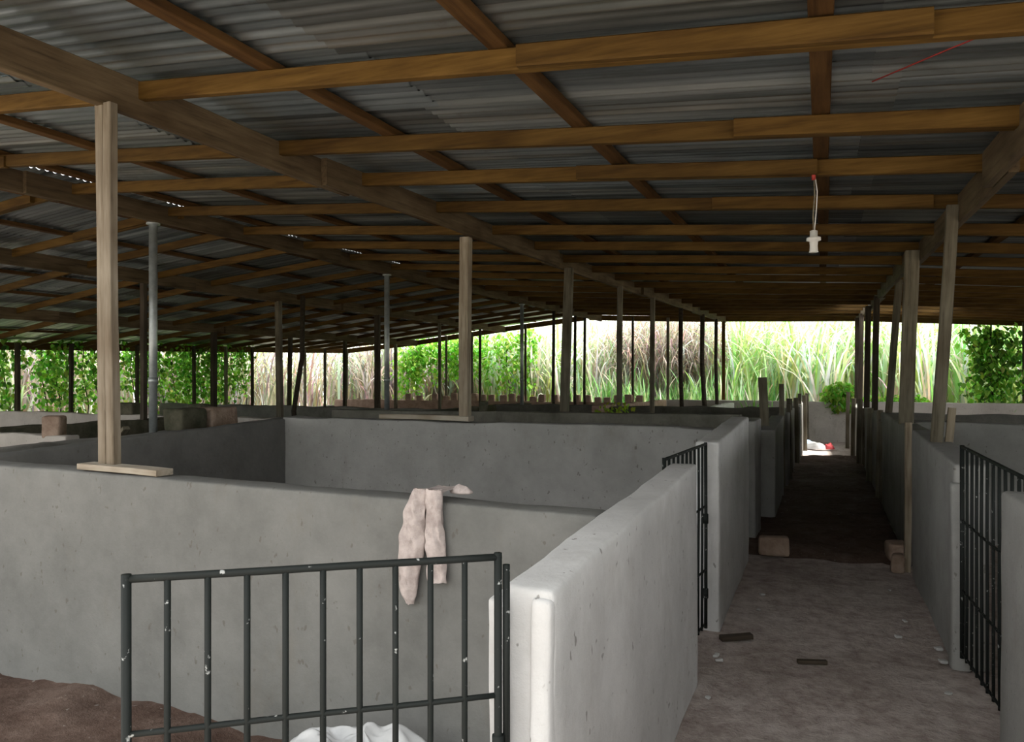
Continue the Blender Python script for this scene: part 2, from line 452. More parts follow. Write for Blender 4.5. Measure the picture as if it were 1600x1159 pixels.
# ------------------------------------------------------------------ pen walls
def lobe(x0, x1, y0, y1, h, seed):
    V, Fc = rough_box((x1 - x0, y1 - y0, h), .022, .05, .006, seed, 5, None, True, (x0, y0, 0))
    return [v + Vector((x0, y0, 0)) for v in V], Fc
P, PP, PO, PB = M['plaster'], M['plaster_pale'], M['plaster_old'], M['plaster_back']
# left of the aisle
wall('wall_aisle_left', -.745, -.605, 1.70, 3.95, 1.085, PP, 'pale aisle wall beside the front gate, nearest on the left', 1.155, seed=2,
     extra=[lobe(-.765, -.722, 1.665, 1.85, 1.06, 5), lobe(-.662, -.606, 1.682, 1.85, 1.065, 8)], step=.07)
wall('wall_aisle_left', -.75, -.60, 4.80, 6.82, 1.20, PP, 'tall aisle wall behind the second gate on the left', 1.27, seed=3)
wall('wall_aisle_left', -.76, -.60, 7.5, 8.2, 1.19, P, 'short wall stub on the left of the aisle, before the tall board', seed=4)
wall('wall_aisle_left', -.66, -.49, 8.8, 10.7, 1.03, P, 'low aisle wall on the left in front of the tall board', 1.1, seed=5)
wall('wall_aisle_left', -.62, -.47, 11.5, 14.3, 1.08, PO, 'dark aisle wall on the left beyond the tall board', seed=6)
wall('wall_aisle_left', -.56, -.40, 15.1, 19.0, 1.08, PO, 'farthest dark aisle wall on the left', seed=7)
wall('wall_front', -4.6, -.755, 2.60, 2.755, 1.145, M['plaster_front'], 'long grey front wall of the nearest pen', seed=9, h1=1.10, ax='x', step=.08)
wall('wall_back_pen', -5.6, -.745, 6.66, 6.90, 1.17, P, 'grey back wall of the nearest pen', seed=10, h1=1.165, ax='x', wob=.02)
wall('wall_left_pen', -5.72, -5.56, 2.4, 6.95, 1.01, M['plaster_front'], 'grey left wall of the nearest pen', 1.17, seed=11, wob=.02)
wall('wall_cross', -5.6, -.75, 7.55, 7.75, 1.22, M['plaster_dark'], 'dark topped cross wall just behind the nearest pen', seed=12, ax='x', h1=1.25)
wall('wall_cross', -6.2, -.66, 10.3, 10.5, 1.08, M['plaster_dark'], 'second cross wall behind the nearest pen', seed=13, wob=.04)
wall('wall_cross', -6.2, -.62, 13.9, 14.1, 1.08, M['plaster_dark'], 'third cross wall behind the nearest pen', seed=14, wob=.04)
wall('wall_divide', -3.95, -3.8, 13.2, 19.6, 1.12, M['block_pink'], 'unplastered pink block wall running back between far pens', 1.04, seed=15, wob=.03, amp=.012)
wall('wall_divide', -2.3, -2.15, 14.1, 20.3, 1.02, PP, 'pale dividing wall running back toward the outer wall', .98, seed=16, wob=.03)
# second row of pens on the left
wall('wall_row_left', -6.74, -6.42, 2.6, 6.3, .98, PO, 'low brown wall carrying the pipes, near half', 1.03, seed=17, wob=.03)
wall('wall_row_left', -6.74, -6.38, 6.3, 16.4, 1.03, M['block_dark'], 'low dark wall carrying the pipes, far half', 1.02, seed=18, wob=.03)
wall('wall_tan', -9.6, -7.35, 5.35, 5.52, 1.0, PB, 'tan plastered cross wall at the left edge of view', seed=19, wob=.03)
wall('wall_tan', -13.8, -6.76, 8.7, 8.88, 1.02, PB, 'tan cross wall farther back on the left', seed=20, wob=.03)
wall('wall_row_dark', -9.45, -9.2, 2.0, 8.5, 1.0, M['block_dark'], 'dark mossy wall between the left pens', seed=21, wob=.03)
wall('wall_cross_left', -14.6, -6.76, 13.0, 13.2, 1.0, PO, 'weathered cross wall in the far left pens', seed=22, wob=.04)
wall('wall_eave_left', -15.2, -15.0, 0, 20.5, .72, PO, 'low outer wall under the left eave', seed=23, wob=.03, step=.16)
wall('wall_outer_back', -15.0, -4.2, 20.4, 20.6, .93, M['block_pink'], 'pink block outer wall across the far left end', seed=24, wob=.02, step=.12, amp=.012)
wall('wall_outer_back', -4.2, 9.3, 20.4, 20.6, 1.03, PB, 'pale plastered outer wall across the far end of the aisle', seed=25, wob=.015, step=.12)
# right of the aisle
wall('wall_aisle_right', .68, .84, -1.0, 3.62, 1.17, P, 'nearest grey aisle wall at the right edge of view', 1.14, seed=30)
wall('wall_aisle_right', .67, .84, 4.72, 6.82, 1.13, P, 'aisle wall on the right behind the leaning gate', 1.19, seed=31, step=.07,
     extra=[lobe(.655, .75, 4.69, 4.80, 1.03, 9)])
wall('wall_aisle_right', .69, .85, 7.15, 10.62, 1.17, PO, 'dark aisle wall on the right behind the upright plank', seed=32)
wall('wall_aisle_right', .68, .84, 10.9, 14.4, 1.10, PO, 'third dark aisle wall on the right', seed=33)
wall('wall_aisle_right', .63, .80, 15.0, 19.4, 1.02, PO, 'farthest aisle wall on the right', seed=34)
wall('wall_cross_right', .84, 8.8, 8.35, 8.60, 1.17, P, 'grey back wall of the right pen', seed=35, ax='x', wob=.02)
wall('wall_cross_right', .84, 8.8, 3.4, 3.6, 1.06, PB, 'tan topped front wall of the right pen', seed=36, ax='x', wob=.02)
wall('wall_cross_right', .84, 8.8, 13.5, 13.7, 1.04, PO, 'dark cross wall farther back on the right', seed=37, ax='x', wob=.03)
wall('wall_eave_right', 9.0, 9.2, -1, 20.4, .9, PO, 'outer wall under the right eave', seed=38, step=.2)

# ------------------------------------------------------------------ posts
def post(label, base, topp, w, d, m, group, double=False):
    base, topp = Vector(base), Vector(topp)
    if not double:
        o = timber('timber_post', base, topp, w, d, m); return tag(o, label, 'post', group)
    root = empty('timber_post', base); tag(root, label, 'post', group)
    L = topp - base
    for dx, ww, dy in ((-w * .24, w * .50, 0), (w * .27, w * .46, .008)):
        o = timber('plank', Vector((dx, dy, 0)), Vector((dx, dy, 0)) + L, ww, d, m, root)
        # planks stand side by side: width along x
    return root
def pole(label, pts, rad, m, group):
    o = tube('pole_post', pts, rad, m, None, 10, .12, random.random() * 9); return tag(o, label, 'post', group)
def pipe(label, x, y, zb, zt, group):
    root = empty('pipe_post', (x, y, zb)); tag(root, label, 'post', group)
    tube('pipe', [(0, 0, 0), (0, 0, (zt - zb) * .5), (0, 0, zt - zb - .02)], .042, M['pipe'], root, 16)
    tube('top_plate', [(0, 0, zt - zb - .02), (0, 0, zt - zb)], .07, M['pipe'], root, 12)
    tube('coupling', [(0, 0, (zt - zb) * .25 - .035), (0, 0, (zt - zb) * .25 + .035)], .05, M['pipe'], root, 16)

G1 = 'posts of the row left of the aisle'
def lrow(y): return beam_x('left', y)
x = lrow(2.70)
tag(empty('timber_post', (x, 2.68, 1.165)), 'pale double plank post standing on the front wall', 'post', G1)
rt = bpy.data.objects['timber_post']
for dx, w in ((-.032, .058), (.028, .052)):
    timber('plank', (0, dx, 0), (-.02, dx, beam_z('left', 2.7) - 1.165 + .012), .045 if dx < 0 else .05, w, M['post'], rt)
    bpy.context.view_layer.update()
for c in rt.children:  # lay the two planks side by side across the wall
    c.matrix_basis = Matrix.Translation((c.matrix_basis.translation.y, 0, 0)) @ Matrix.Rotation(math.radians(90), 4, 'Z') @ Matrix.Translation((-c.matrix_basis.translation.x, -c.matrix_basis.translation.y, 0)) @ c.matrix_basis
tag(timber('base_plate', (-3.50, 2.66, 1.155), (-2.95, 2.66, 1.145), .10, .03, M['post_pale']), 'pale flat board under the post on the front wall', 'board')
tag(timber('base_plate', (-4.36, 6.78, 1.20), (-3.3, 6.78, 1.195), .13, .05, M['post_pale']), 'flat board under the post on the back wall of the nearest pen', 'board')
post('stout tan post on the back wall of the nearest pen', (lrow(6.4) - .08, 6.76, 1.225), (lrow(6.4) - .05, 6.72, beam_z('left', 6.7) + .01), .105, .095, M['post'], G1)
post('brown leaning post behind the back wall, third of its row', (lrow(9.2) - .02, 9.2, 0), (lrow(9.2) + .05, 9.3, beam_z('left', 9.3) + .02), .11, .09, M['board'], G1)
for i, (y, kind) in enumerate([(11.6, 'b'), (13.6, 'b'), (16.0, 'd'), (18.3, 'd'), (20.1, 'd'), (21.2, 'o')]):
    xx = lrow(y); zt = beam_z('left', y) + .02; lab = '%s post counted from the front in the row left of the aisle' % ORD[i + 3]
    if kind == 'b': post(lab, (xx, y, 0), (xx + .02, y + .02, zt), .08, .075, M['board'], G1)
    elif kind == 'o': post(lab, (xx, y, 0), (xx, y, zt), .09, .07, M['purlin'], G1)
    else: pole(lab, [(xx + .06, y, 0), (xx + .02 + .03 * (i % 2), y, .9), (xx - .01, y, 2.), (xx, y, zt)], .055 if i == 3 else .045, M['dark_post'], G1)

G2 = 'galvanised pipes under the ridge beam'
for i, (y, zb) in enumerate([(5.8, 1.02), (10.2, 1.02), (15.6, 1.01)]):
    pipe('galvanised pipe under the ridge beam, %s from the front' % ORD[i], beam_x('ridge', y), y, zb, beam_z('ridge', y), G2)
G3 = 'thin poles under the far part of the ridge beam'
for i, y in enumerate([13.0, 17.6, 19.2, 20.0]):
    xx = beam_x('ridge', y)
    pole('thin dark pole under the far ridge beam, %s from the front' % ORD[i], [(xx + .03, y, 0), (xx - .02, y, 1.3), (xx, y, beam_z('ridge', y))], .04, M['dark_post'], G3)
G4 = 'posts under the beam left of the ridge'
for i, (y, w, m) in enumerate([(8.0, .085, 'dark_post'), (10.95, .11, 'board'), (14.26, .12, 'dark_post'), (17.2, .07, 'board'), (19.7, .07, 'dark_post')]):
    zt = beam_z('inner', y) + .01
    post('timber post under the beam left of the ridge, %s from the front' % ORD[i], (-9.3 + (.05 if i == 1 else 0), y, 0), (-9.3, y, zt), w, w * .8, M[m], G4)
pole('crooked thin pole leaning beside a thick post left of the ridge', [(-9.05, 11.2, 0), (-9.15, 11.2, 1.0), (-9.0, 11.25, 2.0), (-8.98, 11.25, S(-8.98, 11.25) - .15)], .045, M['dark_post'], G4)
G5 = 'posts under the outer left beam'
for i, (y, w, m) in enumerate([(7.6, .09, 'dark_post'), (10.0, .12, 'board'), (12.6, .11, 'dark_post'), (15.1, .09, 'dark_post'), (17.5, .09, 'dark_post'), (20.2, .09, 'board')]):
    post('timber post under the outer left beam, %s from the front' % ORD[i], (-12.5, y, 0), (-12.5 + (.06 if i == 3 else 0), y, beam_z('outer', y) + .01), w, w, M[m], G5)
G6 = 'posts along the left eave'
for i, (y, m) in enumerate([(8.3, 'dark_post'), (9.8, 'dark_post'), (10.95, 'dark_post'), (12.6, 'dark_post'), (14.3, 'dark_post'), (15.4, 'board'), (16.4, 'dark_post'), (18.7, 'board'), (19.7, 'dark_post'), (20.9, 'board')]):
    post('eave post by the hanging vines, %s from the front' % ORD[i], (-14.85, y, 0), (-14.85, y, S(-14.85, y) - .15), .10 if i == 1 else .07, .07, M[m], G6)
G7 = 'posts along the far end wall'
for i, (xx, m, w) in enumerate([(-13.2, 'board', .07), (-11.0, 'board', .06), (-10.1, 'dark_post', .06), (-8.3, 'dark_post', .06), (-7.4, 'board', .06), (-5.0, 'dark_post', .06), (-4.0, 'board', .07), (2.7, 'dark_post', .08), (4.4, 'dark_post', .09), (5.1, 'board', .09), (6.3, 'dark_post', .09)]):
    post('slim post on the far end wall, %s from the left' % ORD[i], (xx, 20.8, 0), (xx, 20.8, S(xx, 20.8) - .15), w, w, M[m], G7)
G8 = 'posts of the row right of the aisle'
post('thick leaning double plank post nearest on the right wall', (.73, 5.9, 1.16), (.83, 5.9, beam_z('right', 5.9) + .12), .075, .06, M['board'], G8)
post('thin offcut plank nailed beside the nearest right post', (.81, 5.93, 1.16), (.83, 5.93, 1.40), .05, .025, M['post'], G8)
post('thick brown post standing behind the upright plank on the right', (.745, 8.1, 1.16), (.80, 8.1, beam_z('right', 8.1) + .1), .125, .10, M['board'], G8)
for i, (y, w, xo) in enumerate([(10.5, .08, .09), (13.2, .09, 0), (15.6, .10, 0), (18.2, .09, 0), (20.0, .10, -.02)]):
    post('dark post of the right row, %s behind the thick brown post' % ORD[i], (.77, y, [1.16, 1.09, 1.01, 1.01, 0][i]), (.80 + xo, y, beam_z('right', y) + .05), w, w, M['dark_post' if i else 'board'], G8)
for i, (xx, y) in enumerate([(4.9, 5.2), (4.9, 9.6), (4.9, 14.5), (4.9, 18.4)]):
    post('post under the far right beam, %s from the front' % ORD[i], (xx, y, 0), (xx, y, beam_z('far_right', y) + .02), .1, .09, M['dark_post'], 'posts under the far right beam')

# upright boards and planks along the aisle
tag(timber('upright_plank', (.645, 6.93, 0), (.655, 6.93, 1.24), .05, .07, M['post']), 'pale narrow plank upright against the right aisle wall', 'plank')
tag(timber('upright_board', (-.60, 9.25, 0), (-.66, 9.25, 1.62), .10, .035, M['board']), 'tall dark board standing on the left of the aisle', 'board')
GB = 'gate posts down the left of the aisle'
for i, (xx, y, h, w) in enumerate([(-.53, 11.35, 1.53, .07), (-.47, 12.3, 1.2, .07), (-.5, 13.3, 1.27, .09), (-.44, 14.75, 1.25, .09), (-.42, 16.4, 1.3, .07), (-.36, 17.6, 1.24, .09), (-.33, 19.0, 1.26, .08)]):
    tag(timber('gate_post', (xx, y, 0), (xx - .02, y, h), w, w * .7, M['board']), 'timber gate post on the left of the aisle, %s beyond the tall board' % ORD[i], 'post', GB)
GC = 'gate posts down the right of the aisle'
for i, (xx, y, h, w) in enumerate([(.66, 10.6, 1.2, .07), (.64, 12.3, 1.16, .08), (.60, 14.7, 1.24, .09), (.57, 16.8, 1.2, .08), (.52, 18.6, 1.3, .08)]):
    tag(timber('gate_post', (xx, y, 0), (xx + .02, y, h), w, w * .7, M['board']), 'short gate post on the right of the aisle, %s beyond the upright plank' % ORD[i], 'post', GC)
GD = 'board gates across the pens on the right'
for i, (y, h) in enumerate([(10.35, 1.02), (14.45, 1.0)]):
    root = empty('board_gate', (.72, y, .04)); tag(root, 'dark board gate closing a pen on the right, %s from the front' % ORD[i], 'gate', GD)
    for k in range(4):
        timber('board', (0, .07 + .13 * k, 0), (0, .07 + .13 * k, h + .03 * (k % 2)), .118, .022, M['board'], root)
    timber('cross_rail', (-.028, 0, .3), (-.028, .52, .32), .03, .07, M['board'], root)

# ------------------------------------------------------------------ steel gates
def gate(label, hinge, width, ang, h, nbars, rails, tilt=0., sag=0., rad=.0085, group='steel bar gates', extra_bar=None):
    root = empty('steel_gate', hinge, (0, tilt, ang)); tag(root, label, 'gate', group)
    m = M['gate']
    def P3(x, z): return (x, noise.noise(Vector((x * 4, z * 3, nbars))) * .004, z + sag * x / width)
    tube('stile', [P3(0, .03), P3(0, h * .5), P3(0, h)], rad * 1.25, m, root, 10)
    tube('stile', [P3(width, .03), P3(width, h * .5), P3(width, h)], rad * 1.35, m, root, 10)
    for z in rails:
        tube('rail', [P3(width * k / 8 - (.008 if k == 0 else 0), z) for k in range(9)], rad * (1.1 if z > h - .05 else .85), m, root, 10)
    for k in range(1, nbars + 1):
        x = width * k / (nbars + 1)
        tube('bar', [P3(x, .04), P3(x, h * .35), P3(x, h * .7), P3(x, h - .005)], rad * .92, m, root, 8)
    for z in (.25, .72): tube('hinge', [(.0, 0, z - .03), (0, 0, z + .03)], rad * 1.9, m, root, 10)
    return root
h1 = Vector((-.715, 1.615, 0)); l1 = Vector((-1.364, 1.13, 0)); d = l1 - h1
gate('dark green steel gate standing ajar in the foreground', h1, d.length, math.atan2(d.y, d.x), 1.185, 9, (1.175, .845, .45, .08), sag=.0, rad=.0078)
h2 = Vector((-.68, 4.77, 0)); l2 = Vector((-.72, 3.93, 0)); 
gate('steel gate between the two nearest left aisle walls', h2, .83, math.atan2(-.83, -.10), 1.2, 9, (1.19, .8, .4, .06), sag=-.02)
h3 = Vector((.79, 3.70, 0)); d = Vector((.70, 4.66, 0)) - h3
gate('steel gate leaning in the right aisle opening', h3, d.length, math.atan2(d.y, d.x), 1.19, 10, (1.18, .78, .4, .06), sag=.05)
tag(tube('hinge_rod', [(-.700, 1.632, .62), (-.699, 1.628, .9), (-.700, 1.63, 1.155)], .009, M['gate'], None, 10), 'short black rod cast into the end of the front aisle wall', 'rod')

# ------------------------------------------------------------------ loose blocks
def block(label, c, size, rz=0., m='block', group='loose mud blocks', amp=.012, tilt=0.):
    sx, sy, sz = size
    V, Fc = rough_box(size, .03, .05, amp, c[0] * 3.7 + c[1], 6, None, False)
    V = [v - Vector((sx / 2, sy / 2, 0)) for v in V]
    o = link('mud_block', V, Fc, M[m], None, True); o.location = c; o.rotation_euler = (tilt, 0, rz)
    return tag(o, label, 'block', group)
block('squared block on the floor left of the aisle centre', (-.40, 7.0, .03), (.26, .17, .165), .08, 'block')
block('squared block against the right aisle wall below the upright plank', (.60, 7.28, .01), (.16, .22, .16), .1, 'block')
block('low flat block at the foot of the upright plank', (.575, 6.90, .0), (.10, .16, .15), 0, 'block')
block('brown block on end on the tan wall at the left edge', (-7.66, 5.45, .96), (.20, .17, .24), .5, 'block')
block('round ended dark block on the left row wall, nearer of the pair', (-6.58, 6.22, 1.02), (.26, .40, .25), .06, 'block_dark')
block('brown block just behind the round ended block', (-6.58, 6.68, 1.02), (.26, .40, .25), -.05, 'block')
block('dark block on the far tan wall just left of the pale post', (-10.55, 8.78, 1.01), (.34, .2, .2), .1, 'block_dark')
block('dark block on the far tan wall between pale post and pipe', (-9.0, 8.78, 1.01), (.32, .2, .2), -.1, 'block_dark')
for i, (xx, hgt) in enumerate([(-5.15, .10), (-4.85, .19)]):
    block('small upright block on the second cross wall, %s from its left' % ORD[i], (xx, 10.4, 1.07), (.12, .12, hgt), .2, 'block_dark')
GU = 'upright mud bricks along the far end wall'
ux = -12.2; i = 0
rr = random.Random(5)
while ux < -4.5 and i < 24:
    hh = rr.choice([.16, .2, .22, .24])
    if rr.random() < .86:
        block('upright pink brick on the far end wall, %s from the left' % ORD[i], (ux, 20.5, .92), (.20, .15, hh), rr.uniform(-.15, .15), 'block_pink', GU, .01); i += 1
    ux += rr.choice([.28, .31, .40])
o = timber('loose_plank', (-8.15, 5.85, .03), (-6.70, 5.55, 1.09), .07, .04, M['board'])
tag(o, 'dark plank leaning over the left row of pens', 'plank')
tag(timber('floor_stick', (-.57, 4.62, .03), (-.40, 4.72, .035), .05, .03, M['dark_post']), 'dark stick lying on the aisle floor by the second gate', 'stick')
tag(timber('floor_stick', (-.13, 4.42, .025), (.02, 4.47, .025), .03, .02, M['dark_post']), 'thin brown stick in the middle of the aisle floor', 'stick')

GP = 'plaster crumbs on the aisle floor'
rc = random.Random(8)
for i in range(11):
    yy = rc.uniform(3.6, 6.6); sd = rc.random() < .7; xx = (.62 - rc.random() ** 2 * .25) if sd else (-.56 + rc.random() ** 2 * .2); k = rc.uniform(.014, .036)
    V, Fc = rough_box((k * 1.4, k, k * .5), .01, .02, .008, i, 20, None, False)
    o = link('plaster_crumb', V, Fc, M['plaster_pale'], None, True); o.location = (xx, yy, .008); o.rotation_euler.z = rc.uniform(0, 3)
    tag(o, 'small pale plaster crumb on the dirt beside the %s aisle wall' % ('right' if sd else 'left'), 'crumb', GP + (' right' if sd else ' left'))
# ------------------------------------------------------------------ cloth things
def hanging_trousers():
    V = []; Fc = []
    def leg(path, seedv):
        b = len(V); n = len(path); seg = 36
        for i, (cx, cz, hw, th) in enumerate(path):
            for j in range(seg):
                a = 2 * math.pi * j / seg
                px_, py_ = math.cos(a) * hw, math.sin(a) * th
                q = Vector((px_ * 22, cz * 9, seedv)); wr = noise.noise(q) * .010 + (abs(noise.noise(Vector((px_ * 34 + cz * 9, cz * 15, seedv + 4)))) - .25) * .020
                V.append((cx + px_ + .006 * noise.noise(Vector((cz * 20, a, seedv))), min(2.597, 2.572 + py_ + (wr if math.sin(a) < .2 else 0)), cz + .006 * noise.noise(Vector((a * 2, cz * 8, 2)))))
        for i in range(n - 1):
            for j in range(seg):
                a = b + i * seg + j; c = b + i * seg + (j + 1) % seg; Fc.append((a, c, c + seg, a + seg))
        Fc.append(tuple(b + j for j in range(seg))); Fc.append(tuple(b + (n - 1) * seg + j for j in range(seg - 1, -1, -1)))
    def dense(pts, k=7):
        out = []
        for p, q in zip(pts, pts[1:]):
            for i in range(k): out.append(tuple(p[a] + (q[a] - p[a]) * i / k for a in range(4)))
        return out + [pts[-1]]
    leg(dense([(-1.475, 1.165, .030, .016), (-1.490, 1.11, .040, .022), (-1.503, 1.068, .050, .024), (-1.518, .94, .061, .026), (-1.535, .812, .052, .024), (-1.532, .73, .034, .018), (-1.528, .70, .020, .012)], 12), 1.3)
    leg(dense([(-1.416, 1.165, .036, .016), (-1.414, 1.10, .036, .022), (-1.414, 1.04, .038, .024), (-1.409, .94, .044, .025), (-1.404, .86, .044, .022), (-1.400, .80, .041, .016)], 12), 6.1)
    # waist folded over the wall top
    b = len(V); nu, nv = 14, 16
    for i in range(nv + 1):
        t = i / nv
        for j in range(nu + 1):
            s = j / nu; x_ = -1.442 + (s - .5) * (.118 - .02 * t)
            if t < .35: y_, z_ = 2.585 + .01 * t, 1.10 + t / .35 * .045
            elif t < .8: y_, z_ = 2.59 + (t - .35) / .45 * .14, 1.150
            else: y_, z_ = 2.745, 1.150
            wv = noise.noise(Vector((x_ * 40, t * 6, 3))) * .008
            V.append((x_, y_ - (abs(wv) if t < .4 else 0), z_ + abs(wv)))
    for i in range(nv):
        for j in range(nu):
            a = b + i * (nu + 1) + j; Fc.append((a, a + 1, a + nu + 2, a + nu + 1))
    o = link('hanging_trousers', V, Fc, M['cloth'], None, True)
    md = o.modifiers.new('s', 'SUBSURF'); md.levels = 1; md.render_levels = 1
    return tag(o, 'dirty pale pink trousers hung over the grey front wall', 'trousers')
hanging_trousers()

def crumple(name, c, rad, h, m, label, cat, seed=0, n=40, rz=0.):
    V = []; Fc = []; rings = 22
    for i in range(rings + 1):
        t = i / rings
        for j in range(n):
            a = 2 * math.pi * j / n
            u = Vector((math.cos(a) * t * 2.2, math.sin(a) * t * 2.2, seed))
            rg = 1 + .28 * noise.noise(Vector((math.cos(a) * 1.4, math.sin(a) * 1.4, seed + 3)))
            ridge = abs(noise.noise(u * 1.7)) * .55 + abs(noise.noise(u * 3.6 + Vector((2, 0, 0)))) * .42 + abs(noise.noise(u * 7.5)) * .16
            z = h * (max(0, 1 - t ** 2.6)) * (.80 + .35 * noise.noise(u * .9)) - ridge * h * .34 * (1 - t * .6)
            if i == rings: z = 0
            V.append((math.cos(a) * t * rad[0] * rg, math.sin(a) * t * rad[1] * rg, max(z, 0) + .006))
    for i in range(rings):
        for j in range(n):
            a = i * n + j; b = i * n + (j + 1) % n; Fc.append((a, a + n, b + n, b))
    V += [(v[0], v[1], -.005) for v in V[rings * n:rings * n + n]]; bb = (rings + 1) * n
    for j in range(n):
        Fc.append((rings * n + j, bb + j, bb + (j + 1) % n, rings * n + (j + 1) % n))
    Fc.append(tuple(bb + j for j in range(n - 1, -1, -1)))
    o = link(name, V, Fc, m, None, True); o.location = c; o.rotation_euler.z = rz
    md = o.modifiers.new('s', 'SUBSURF'); md.levels = 1; md.render_levels = 1
    return tag(o, label, cat)
crumple('plastic_sack', (-1.58, 2.33, .0), (.52, .22), .36, M['white_sack'], 'crumpled white sack on the dirt at the foot of the front wall', 'sack', 4, 64)
crumple('cloth_scrap', (-1.36, 2.70, 1.135), (.05, .025), .035, M['cloth'], 'small pale rag lying on top of the front wall beside the trousers', 'rag', 9, 20)
crumple('plastic_bag', (-.16, 18.0, .03), (.26, .2), .2, M['white_sack'], 'white plastic bag lying at the far end of the aisle', 'bag', 13, 24)
crumple('plastic_bag', (-.30, 18.35, .03), (.2, .16), .2, M['sky_blue'], 'pale blue plastic bag behind the white bag in the aisle', 'bag', 17, 24)
crumple('cloth_scrap', (.12, 18.0, .03), (.12, .12), .17, M['cloth_red'], 'red rag beside the white bag at the far end of the aisle', 'rag', 21, 24)

# ------------------------------------------------------------------ lamp holder and wires
lx, ly = -.05, 4.85; lz = S(lx, ly) - .15
root = empty('pendant_lamp_holder', (lx, ly - .05, lz)); tag(root, 'white bulb holder hanging on its cord under a purlin', 'lamp holder')
tube('cord', [(0, 0, .05), (.006, 0, -.12), (-.004, 0, -.25), (0, 0, -.335)], .0045, M['board'], root, 8)
tube('cord_loop', [(.0, 0, .05), (.02, -.004, -.1), (.014, 0, -.22), (.004, 0, -.33)], .003, M['bulb_white'], root, 8)
tube('tape', [(0, -.008, .03), (0, -.008, -.03)], .012, M['red'], root, 8)
lathe('holder', [(.012, -.33), (.022, -.335), (.022, -.37), (.040, -.375), (.041, -.392), (.024, -.398), (.022, -.425), (.024, -.455), (.027, -.462), (.018, -.465)], M['bulb_white'], root)
tag(tube('red_wire', [(.75, 2.9, S(.75, 2.9) - .02), (.62, 3.05, S(.62, 3.05) - .03), (.45, 3.3, S(.45, 3.3) - .015), (.2, 3.6, S(.2, 3.6) - .02)], .003, M['red'], None, 6), 'thin red wire strung under the sheets at the right', 'wire')

# ------------------------------------------------------------------ plants
def lerp(a, b, t): return tuple(x + (y - x) * t for x, y in zip(a, b))
def grass(name, n, region, hrange, palette, label, seed, width=(.022, .058), droop=(.5, 1.7), cat='grass', kind='stuff', per=26, spread=.28):
    rnd = random.Random(seed); V = []; Fc = []; Cc = []
    for q in range(n):
        if q % per == 0:
            cx = rnd.uniform(region[0], region[1]); cy = rnd.uniform(region[2], region[3]); cs = rnd.uniform(.78, 1.1); pal = [rnd.choice(palette) for _ in range(3)]
        x0 = cx + rnd.gauss(0, spread); y0 = cy + rnd.gauss(0, spread)
        L = rnd.uniform(*hrange) * cs; az = rnd.uniform(0, 2 * math.pi); dr = rnd.uniform(*droop); w = rnd.uniform(*width)
        col = rnd.choice(pal); col = tuple(min(.92, c * rnd.uniform(.72, 1.15)) for c in col)
        p = Vector((x0, y0, rnd.uniform(0, .5) * L * .6 - .05)); th = rnd.uniform(.02, .30); seg = 8; b = len(V)
        L *= .75
        side = Vector((-math.sin(az), math.cos(az), 0)); tw = rnd.uniform(-.9, .9)
        for k in range(seg + 1):
            t = k / seg; ww = w * (1 - t) ** .6 * (1 if k else .6)
            sd = (side * math.cos(tw * t) + Vector((math.cos(az), math.sin(az), 0)) * math.sin(tw * t))
            V += [p - sd * ww, p + sd * ww]; Cc += [col, col]
            ang = th + dr * t * t * 1.6
            p = p + Vector((math.cos(az) * math.sin(ang), math.sin(az) * math.sin(ang), math.cos(ang))) * (L / seg)
        for k in range(seg):
            a = b + 2 * k; Fc.append((a, a + 1, a + 3, a + 2))
    o = link(name, V, Fc, M['grass'], None, True, Cc)
    return tag(o, label, cat, kind=kind)
GREEN = [(.48, .70, .24), (.56, .76, .32), (.36, .60, .20), (.62, .76, .40)]
PALE = [(.86, .88, .80), (.82, .84, .74), (.76, .80, .66), (.90, .90, .88)]
DSTR = [(.34, .30, .25), (.44, .40, .34), (.26, .24, .18), (.50, .47, .40), (.36, .42, .24)]
STRAW = [(.50, .45, .38), (.64, .58, .50), (.40, .35, .30), (.72, .67, .60)]
grass('tall_grass', 4200, (-2.6, 9.5, 23.3, 27.0), (3.4, 6.2), GREEN + PALE, 'tall green and whitish grass beyond the far wall on the right', 1)
grass('tall_grass', 2600, (-11.0, -6.4, 23.6, 27), (2.6, 5.6), PALE * 2 + GREEN[:2], 'pale tall grass beyond the far wall at the middle', 2)
grass('dry_grass', 1900, (-6.6, -3.1, 24.4, 26.0), (4.4, 6.4), STRAW, 'dry drooping grey straw grass hanging behind the far posts', 3, droop=(1.1, 2.2), width=(.016, .03))
grass('reed_bed', 1100, (-7.2, -1.2, 22.7, 23.5), (1.3, 2.2), [(.24, .48, .16), (.36, .60, .24), (.28, .52, .18), (.78, .80, .60)], 'upright green reeds just outside the far wall', 4, droop=(.05, .5))
grass('dry_grass', 2600, (-22, -17, 6, 25), (2.4, 5.0), DSTR, 'pale dry grass outside the left eave', 5)
grass('dry_grass', 1600, (-18, -11, 23.6, 28), (2.4, 5.0), DSTR, 'pale dry grass outside the far left corner', 6)
